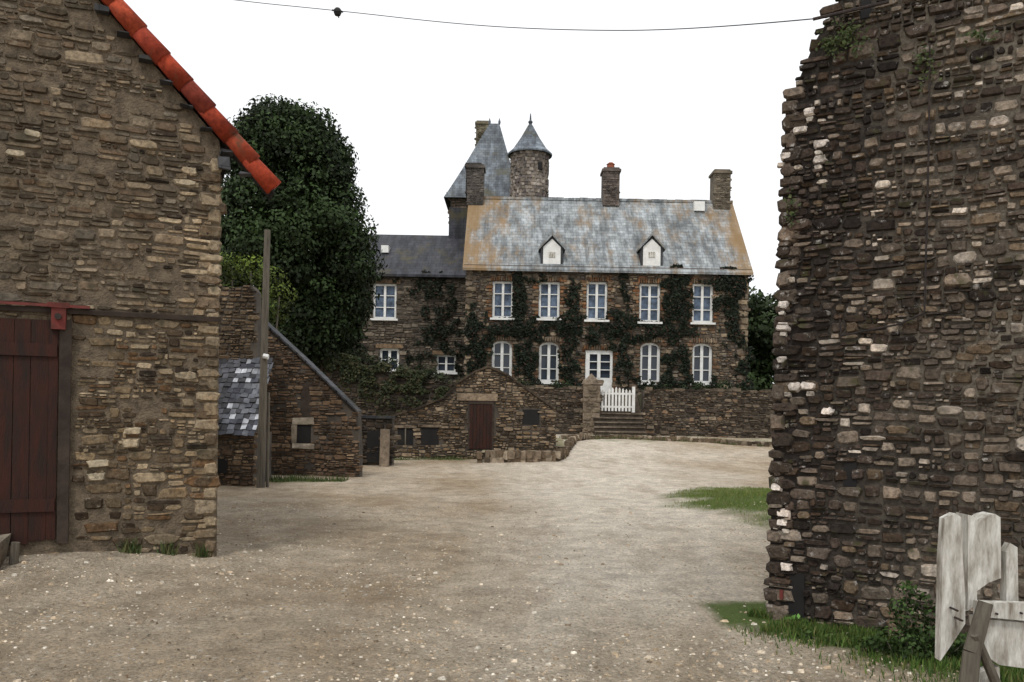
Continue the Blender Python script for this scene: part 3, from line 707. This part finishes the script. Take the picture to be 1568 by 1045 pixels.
for p,q in zip(o[1:11],o[2:12]):
    L=math.hypot(q[0]-p[0],q[1]-p[1]); n=max(1,int(L/.28))
    for i in range(n):
        t=i/n; s=(i+1)/n; A=(p[0]+(q[0]-p[0])*t,p[1]+(q[1]-p[1])*t); B=(p[0]+(q[0]-p[0])*s,p[1]+(q[1]-p[1])*s)
        if abs(B[0]-A[0])<.05: continue
        mb.ext([(A[0],A[1]+.0),(B[0],B[1]),(B[0],B[1]+.05+R(0,.04)),(A[0],A[1]+.05+R(0,.04))],-.09,2.3,M_hstone,pick([(.05,.042,.036),(.075,.062,.05)]))
a,b_,c_,d=RP(FK,700,600,762,612); mb.box(a,b_,-.07,0,c_-.03,d-.05,M_hstone,(.25,.21,.17))
for h in kw:
    mb.box(h[0]-.1,h[1]+.1,-.06,0,h[3],h[3]+.08,M_hstone,(.2,.17,.14))
mb.obj('walls',E)
mb=MB()
for h in kw+[kq]: mb.box(*h[:2],-.012,-.004,*h[2:],M_dark)  # no recess behind these: dark panels stand in for shade
for h in kw[:1]: mb.box((h[0]+h[1])/2-.02,(h[0]+h[1])/2+.02,-.04,-.012,h[2],h[3],M_wood)
mb.box(kd[0],kd[1],-.012,-.004,kd[2],kd[3],M_dark)
u=kd[0]+.05
while u<kd[1]-.06: mb.box(u,u+.1,-.035,-.012,kd[2]+.02,kd[3]-.12,M_reddoor); u+=.108
mb.box(kd[0],kd[0]+.05,-.05,-.012,kd[2],kd[3],M_beam); mb.box(kd[1]-.05,kd[1],-.05,-.012,kd[2],kd[3],M_beam); mb.box(kd[0]+.05,kd[1]-.05,-.05,-.012,kd[3]-.12,kd[3],M_beam)
mb.obj('door_and_openings',E)
# ================= SHED wall with sloping verge =================
FC=Frame(0,20.); E=empty('stone_lean_to',FC)
o=[P(FC,*q) for q in [(403,750),(403,494),(470,556),(548,632),(550,690),(550,750)]]
o[0]=(o[0][0],-.3); o[-1]=(o[-1][0],-.3)
mb=MB(); mb.ext(o,0,.45,M_hmort); ip4=inpoly([(a,b_-.03) for a,b_ in o])
n1=RP(FC,461,587,478,640); n2=RP(FC,455,650,476,679)
def colC(u,z): return pick([(.17,.12,.085),(.12,.085,.063),(.22,.165,.12),(.07,.052,.04),(.155,.12,.092)],.25)
masonry(mb,o[0][0],o[-1][0],-.1,o[1][1],lambda u,z:ip4(u,z) and not inhole([n1,n2],u,z,.02),(.07,.14),(1.1,2.5),0,.03,M_hstone,colC,.006,.03,.1)
for p,q in zip(o[1:3],o[2:4]):
    n=5
    for i in range(n):
        t=i/n;s=(i+1)/n;A=(p[0]+(q[0]-p[0])*t,p[1]+(q[1]-p[1])*t);B=(p[0]+(q[0]-p[0])*s,p[1]+(q[1]-p[1])*s)
        mb.ext([(A[0]-.02,A[1]+.02),(B[0],B[1]),(B[0],B[1]+.05),(A[0]-.02,A[1]+.075)],-.08,.52,M_slate_d)
for h,c3 in ((n2,(.38,.36,.33)),):
    mb.box(h[0]-.1,h[1]+.08,-.055,0,h[3],h[3]+.16,M_hstone,c3,j=.015); mb.box(h[0]-.1,h[1]+.1,-.055,0,h[2]-.12,h[2],M_hstone,c3,j=.015); mb.box(h[0]-.12,h[0],-.05,0,h[2],h[3],M_hstone,(.25,.23,.2),j=.01)
mb.box(*n1[:2],-.012,-.004,*n1[2:],M_beam); mb.box(*n2[:2],-.012,-.004,*n2[2:],M_dark)  # dark panels put the openings' shade into colour, wall stays solid
mb.obj('walls',E)
FY=Frame(0,24.); E=empty('yard_wall',FY); mb=MB()
a,b_,c_,d=RP(FY,500,640,600,725); mb.box(a,b_,0,.5,-.3,d,M_hmort)
masonry(mb,a,b_,-.1,d,lambda u,z:True,(.1,.18),(1.2,2.4),0,.05,M_hstone,lambda u,z:pick([(.06,.05,.042),(.09,.075,.06),(.04,.034,.03)]),.01)
mb.box(a,b_,-.08,.6,d,d+.07,M_slate_d); u_=P(FY,586,690)[0]; mb.box(u_,u_+.22,-.5,-.3,-.2,d-.3,M_hstone,(.24,.21,.18),j=.02)
u_=P(FY,562,690)[0]; mb.box(u_,u_+.35,-.06,-.012,.1,d-.35,M_dark)  # dark panel stands in for the shaded gap
mb.obj('masonry',E)
# dark mossy stone wall behind the yard
FO=Frame(0,31.); E=empty('mossy_stone_wall',FO); mb=MB()
o=[P(FO,*q) for q in [(425,700),(425,522),(500,548),(600,570),(700,590),(760,600),(760,700)]]
o[0]=(o[0][0],-.3); o[-1]=(o[-1][0],-.3)
mb.ext(o,0,.6,M_hmort); ip6=inpoly([(a,b_+.03) for a,b_ in o])
masonry(mb,o[0][0],o[-1][0],.4,o[1][1]+.1,ip6,(.1,.2),(1.1,2.3),0,.06,M_hstone,lambda u,z:pick([(.06,.05,.04),(.085,.07,.055),(.035,.032,.024),(.045,.05,.026),(.11,.09,.07)],.3),.01,.05)
mb.obj('masonry',E)
pts=[];nr=[];cl=[]
for i in range(9000):
    t=random.random(); px=425+300*t; top_=522+70*t; py=top_-4+abs(random.gauss(0,26))
    if mn.noise((px*.04,py*.05,3))<-.05: continue
    u,z=P(FO,px,py); pts.append((u,-.08-R(0,.15),z)); nr.append((0,-1,.5)); cl.append(pick([(.018,.026,.011),(.03,.04,.014),(.05,.045,.02)],.4))
leaves(pts,nr,np.full(len(pts),.06),np.array(cl),'creeper',E)
cs=[];rs=[]
for i in range(34):
    t=random.random(); q=P(FO,435+290*t,526+66*t); cs.append((q[0],31.5,q[1]+R(-.1,.15))); rs.append(R(.15,.38))
leaves(*lobes(cs,rs,1100,(.024,.034,.012),.4,.05),'hedge')
# ================= left outbuilding + pole =================
FA=Frame(0,17.4); E=empty('slated_outbuilding',FA); mb=MB()
a,b_,c_,d=RP(FA,315,663,388,745)
mb.box(a-2.5,b_,0,1.3,-.3,d,M_hmort)
masonry(mb,a-.5,b_,-.1,d,lambda u,z:True,(.07,.15),(1.2,2.6),0,.035,M_bstone,lambda u,z:pick([(.2,.15,.11),(.13,.10,.08),(.25,.2,.15)]),.006)
h=RP(FA,334,702,350,724); mb.box(h[0],h[1],-.05,-.04,h[2],h[3],M_dark)  # small opening's shade painted as a dark panel
FA2=Frame(0,18.6); a2,b2,c2,d2=RP(FA2,315,548,392,600); top2=[P(FA2,*q) for q in [(315,430),(350,441),(385,437),(392,446),(393,545)]]
mb.ext([(a2-2.5,-.3),(b2,-.3)]+top2[::-1]+[(a2-2.5,top2[0][1]+.3)],1.2,1.6,M_hmort)
ip5=inpoly([(a2-.5,.3),(b2,.3)]+top2[::-1]+[(a2-.5,top2[0][1])])
masonry(mb,a2-.5,b2,1.5,5,ip5,(.07,.15),(1.2,2.6),1.2,.035,M_bstone,lambda u,z:pick([(.13,.105,.078),(.09,.072,.055),(.19,.155,.12)]),.006)
z0,z1_=d-.03,d2; rows=15
M_sl=stonemat('slate_piece',6,.5,.6,.01)
for r in range(rows):
    t=r/rows; zz=z0+(z1_-z0)*t; yy=-.12+1.32*t
    u=a-.4+(r%2)*.07
    while u<b_+.02:
        w_=R(.10,.17); hl=mn.noise((u*3,r*.3,1))
        c0=pick([(.10,.105,.12),(.06,.062,.075),(.13,.135,.15),(.045,.045,.05)]+([(.38,.39,.42)]*2 if hl>.08 else []) if u>b_-.75 else [(.08,.08,.09),(.05,.05,.055)],.3)
        e_=min(u+w_-.008,b_+.06); dz_=R(-.025,.025); ty=1.32/rows*1.25; tz=(z1_-z0)/rows*1.25; tl=R(-.012,.012)
        mb.add([(u,yy-.03,zz+dz_+tl),(e_,yy-.03,zz+dz_-tl),(e_,yy+ty,zz+tz),(u,yy+ty,zz+tz),(u,yy,zz+dz_-.012),(e_,yy,zz+dz_-.012)],[(0,1,2,3),(4,5,1,0)],M_sl,c0); u+=w_
mb.obj('walls_and_slates',E)
E=empty('wooden_utility_pole',Frame(*[P(Frame(0,17),399,740)[0],17.])); mb=MB(); zt2=P(Frame(0,17),402,352)[1]
mb.tube((0,0,-.3),(.05,0,zt2),.085,.06,M_wood,12); mb.tube((.11,.1,-.2),(.10,.1,1.9),.035,.03,M_wood,8); mb.tube((.04,-.09,2.62),(.14,-.09,2.6),.05,.05,M_white,8); mb.obj('pole',E)
# ================= low stone platform and bank edging =================
E=empty('low_stone_platform',Frame(0,0)); mb=MB()
def rubble_line(line,hh,depth,top=True):
    for (x0,y0),(x1,y1) in zip(line[:-1],line[1:]):
        L=math.hypot(x1-x0,y1-y0); n=int(L/.17)
        for lay in range(2):
            for i in range(n):
                t=(i+R(-.2,.2))/n; x=x0+(x1-x0)*t; y=y0+(y1-y0)*t+R(-.04,.04); s=R(.06,.15); z=gz(x,y)+lay*hh*.5
                mb.box(x-s,x+s,y-.1,y+depth,z-.06,z+hh*R(.4,.62),M_hstone,pick([(.2,.17,.14),(.30,.27,.23),(.12,.1,.08),(.16,.13,.10)]),j=.025)
rubble_line([(-.95,26.0),(.2,26.2),(1.45,26.9),(1.75,28.4)],.34,.2)
pl=[(-.95,26.1),(.2,26.3),(1.45,27.0),(1.8,28.6),(1.9,31.),(1.4,33),(.9,31),(.7,27.6),(.5,26.99),(-.9,26.98)]
mb.poly([(x,y,gz(x,y)+.30) for x,y in pl],M_soil)
rubble_line([(1.75,28.4),(2.1,31),(2.5,33.6),(3.2,35.2)],.24,.3)
mb.obj('rubble',E)
E=empty('bank_edging',Frame(0,0)); mb=MB()
line=[(2.2,34.6),(4.6,35.8),(7.,34.6),(9.5,33.2),(12,32.0)]
rubble_line(line,.16,.25)
mb.obj('stones',E)
# ================= grass =================
def blades(name,fn,n,hr,cols,parent=None):
    V=[];Fc=[];C=[]; i=0; k=0
    while i<n and k<n*12:
        k+=1; q=fn()
        if q is None: continue
        x,y,z=q; a=R(0,6.28); h=R(*hr); w_=h*.07+.002; lx,ly=R(-.5,.5)*h,R(-.5,.5)*h
        V+=[(x-w_*math.cos(a),y-w_*math.sin(a),z-.01),(x+w_*math.cos(a),y+w_*math.sin(a),z-.01),(x+lx,y+ly,z+h)]; Fc.append((3*i,3*i+1,3*i+2)); C+=[pick(cols,.3)]*3; i+=1
    m_=MB(); m_.v=V; m_.f=Fc; m_.c=C; m_.m=[0]*len(Fc); m_.mats=[M_leaf]; return m_.obj(name,parent)
def fg():
    x=R(2.2,8.4); y=R(9.5,20)
    if grassw(x,y)<R(.2,1): return None
    return (x,y,gz(x,y))
blades('grass',fg,34000,(.015,.055),[(.13,.20,.03),(.09,.15,.022),(.19,.22,.06),(.20,.19,.08)])
def fg2():
    t=R(-.1,3.2); o_=-abs(random.gauss(0,.17+.17*max(t,0))); x=FT.x+t*math.cos(FT.a)-o_*math.sin(FT.a); y=FT.y+t*math.sin(FT.a)+o_*math.cos(FT.a)
    return (x,y,gz(x,y)) if mn.noise((x*3,y*3,2))>-.2 else None
blades('verge_grass',fg2,20000,(.015,.08),[(.06,.11,.02),(.04,.08,.017),(.13,.14,.045),(.09,.15,.03)])
def fg3():
    x=R(-6.5,3); y=R(18,28.5)
    if grassw(x,y)<.4: return None
    return (x,y,gz(x,y))
blades('wall_foot_grass',fg3,5000,(.05,.14),[(.06,.09,.02),(.04,.07,.02),(.12,.12,.05)])
def fg5():
    i=random.randrange(len(line)-1); t=random.random(); x=line[i][0]*(1-t)+line[i+1][0]*t+R(-.4,.4); y=line[i][1]*(1-t)+line[i+1][1]*t+R(-.3,.9)
    return (x,y,gz(x,y)+.02) if mn.noise((x*1.5,y*1.5,2))>0 else None
blades('bank_grass',fg5,2500,(.06,.18),[(.06,.08,.02),(.10,.10,.04)])
def fg4():
    cxx=random.choice([-.78,-.72,-.42,-.1]); t=random.gauss(cxx,.03); o_=-abs(random.gauss(0,.04))
    x=FB.x+t*math.cos(FB.a)-o_*math.sin(FB.a); y=FB.y+t*math.sin(FB.a)+o_*math.cos(FB.a)-.03; return (x,y,gz(x,y))
blades('barn_weeds',fg4,260,(.04,.17),[(.06,.09,.03),(.10,.10,.04)])
def weed(name,px,dist,pts_,base,n,lsz):
    x=(px-784)*dist/F; y=dist; e=empty(name,Frame(x,y)); cs=pts_; 
    leaves(*lobes([c_[:3] for c_ in cs],[c_[3] for c_ in cs],n,base,.4,lsz),'foliage',e)
    t=MB()
    for c_ in cs: t.tube((c_[0]*.6,c_[1],0),(c_[0],c_[1],c_[2]),.006,.003,M_wood,5)
    t.obj('stems',e)
weed('nettle_clump',1392,5.7,[(-.12,0,.10,.12),(.02,0,.24,.12),(.1,.03,.36,.09),(.02,.03,.45,.07),(.12,0,.14,.14),(0,-.1,.08,.13),(.22,-.1,.14,.12),(-.05,0,.34,.07),(-.2,.04,.05,.08),(.17,-.05,.3,.08),(.32,-.12,.12,.1)],(.034,.062,.015),15000,.017)
weed('dock_plant',1222,6.5,[(0,-.05,.04,.06),(.07,-.08,.03,.05)],(.07,.15,.03),5000,.035)
weed('low_weeds',1300,6.0,[(-.1,-.05,.03,.06),(.07,-.08,.03,.07),(.2,-.12,.04,.07),(-.25,.1,.03,.06),(.05,-.2,.02,.05)],(.045,.08,.018),9000,.018)
pts=[];cl=[]
for i in range(520):
    y=3.8+6*random.random()**1.3; x=random.gauss(-.33*y,.16*y) if random.random()<.7 else R(-.6,.6)*y
    pts.append((x,y,gz(x,y)+.008)); cl.append(pick([(.12,.075,.04),(.08,.05,.03),(.18,.13,.07),(.06,.05,.035)],.3))
leaves(pts,[(0,0,3)]*len(pts),np.full(len(pts),.013),np.array(cl),'fallen_leaves')
# ================= broken white gate post =================
dg=3.7; FF=Frame(0,dg); E=empty('broken_white_gate_post',FF)
mb=MB()
def board(q,y,t=.03,m=M_oldwhite): mb.ext([P(Frame(0,dg+y),*p_) for p_ in q],y,y+t,m)
board([(1440,1012),(1462,980),(1478,955),(1478,915),(1474,850),(1472,792),(1463,786),(1447,794),(1443,860)],0,.05)
board([(1482,935),(1496,925),(1496,905),(1514,892),(1533,885),(1532,792),(1524,787),(1512,790),(1500,799),(1490,790),(1482,788)],.03,.10)
board([(1541,1010),(1561,1010),(1558,838),(1548,832),(1541,845)],.04,.05)
board([(1500,922),(1620,926),(1620,955),(1500,944)],-.05,.05)
board([(1498,947),(1505,1000),(1530,1018),(1620,1030),(1620,958),(1510,948)],-.02,.08)
board([(1500,1030),(1510,1100),(1535,1100),(1530,1020)],-.01,.05)
for q in ((1455,930),(1462,945),(1515,935),(1552,934)):
    a=P(FF,*q); mb.tube((a[0],-.062,a[1]),(a[0],.06,a[1]),.005,.005,M_iron,6)
A=P(FF,1492,915);B=P(FF,1440,1060); mb.tube((A[0],-.09,A[1]),((A[0]+B[0])/2+.01,-.1,(A[1]+B[1])/2),.030,.036,M_wood,9); mb.tube(((A[0]+B[0])/2+.01,-.1,(A[1]+B[1])/2),(B[0],-.12,-.05),.036,.045,M_wood,9)
A=P(FF,1470,960);B=P(FF,1545,1100); mb.tube((A[0],-.12,A[1]),(B[0],-.02,B[1]),.018,.026,M_wood,8)
mb.obj('boards',E)
# ================= overhead cable, insulator =================
def W(px,py,y): u,z=P(Frame(0,y),px,py); return (u,y,z)
def wire(name,pts,r):
    c_=bpy.data.curves.new(name,'CURVE'); c_.dimensions='3D'; c_.bevel_depth=r; s_=c_.splines.new('NURBS'); s_.points.add(len(pts)-1); s_.order_u=3; s_.use_endpoint_u=True
    for q,p_ in zip(s_.points,pts): q.co=(*p_,1)
    c_.materials.append(M_cable); o_=bpy.data.objects.new(name,c_); sc.collection.objects.link(o_); return o_
a=P(FT,1255,38); ax=FT.x+(a[0])*math.cos(FT.a)+.12*math.sin(FT.a); ay=FT.y+a[0]*math.sin(FT.a)-.12*math.cos(FT.a)
wire('overhead_cable',[W(150,-30,11),W(340,-1,11),W(517,16,10.8),W(700,37,10),W(850,46,9),W(1050,47,8),(ax,ay,a[1])],.0045)
mb=MB(); c_=W(517,18,10.8)
mb.lathe(0,0,[(0,-.05),(.035,-.045),(.05,-.01),(.05,.02),(.03,.045),(0,.05)],M_cable,14); mb.tube((-.07,0,.02),(.07,0,.0),.012,.012,M_cable,8); mb.tube((0,0,-.04),(.02,0,-.08),.01,.006,M_cable,6)
o_=mb.obj('cable_insulator'); o_.location=c_
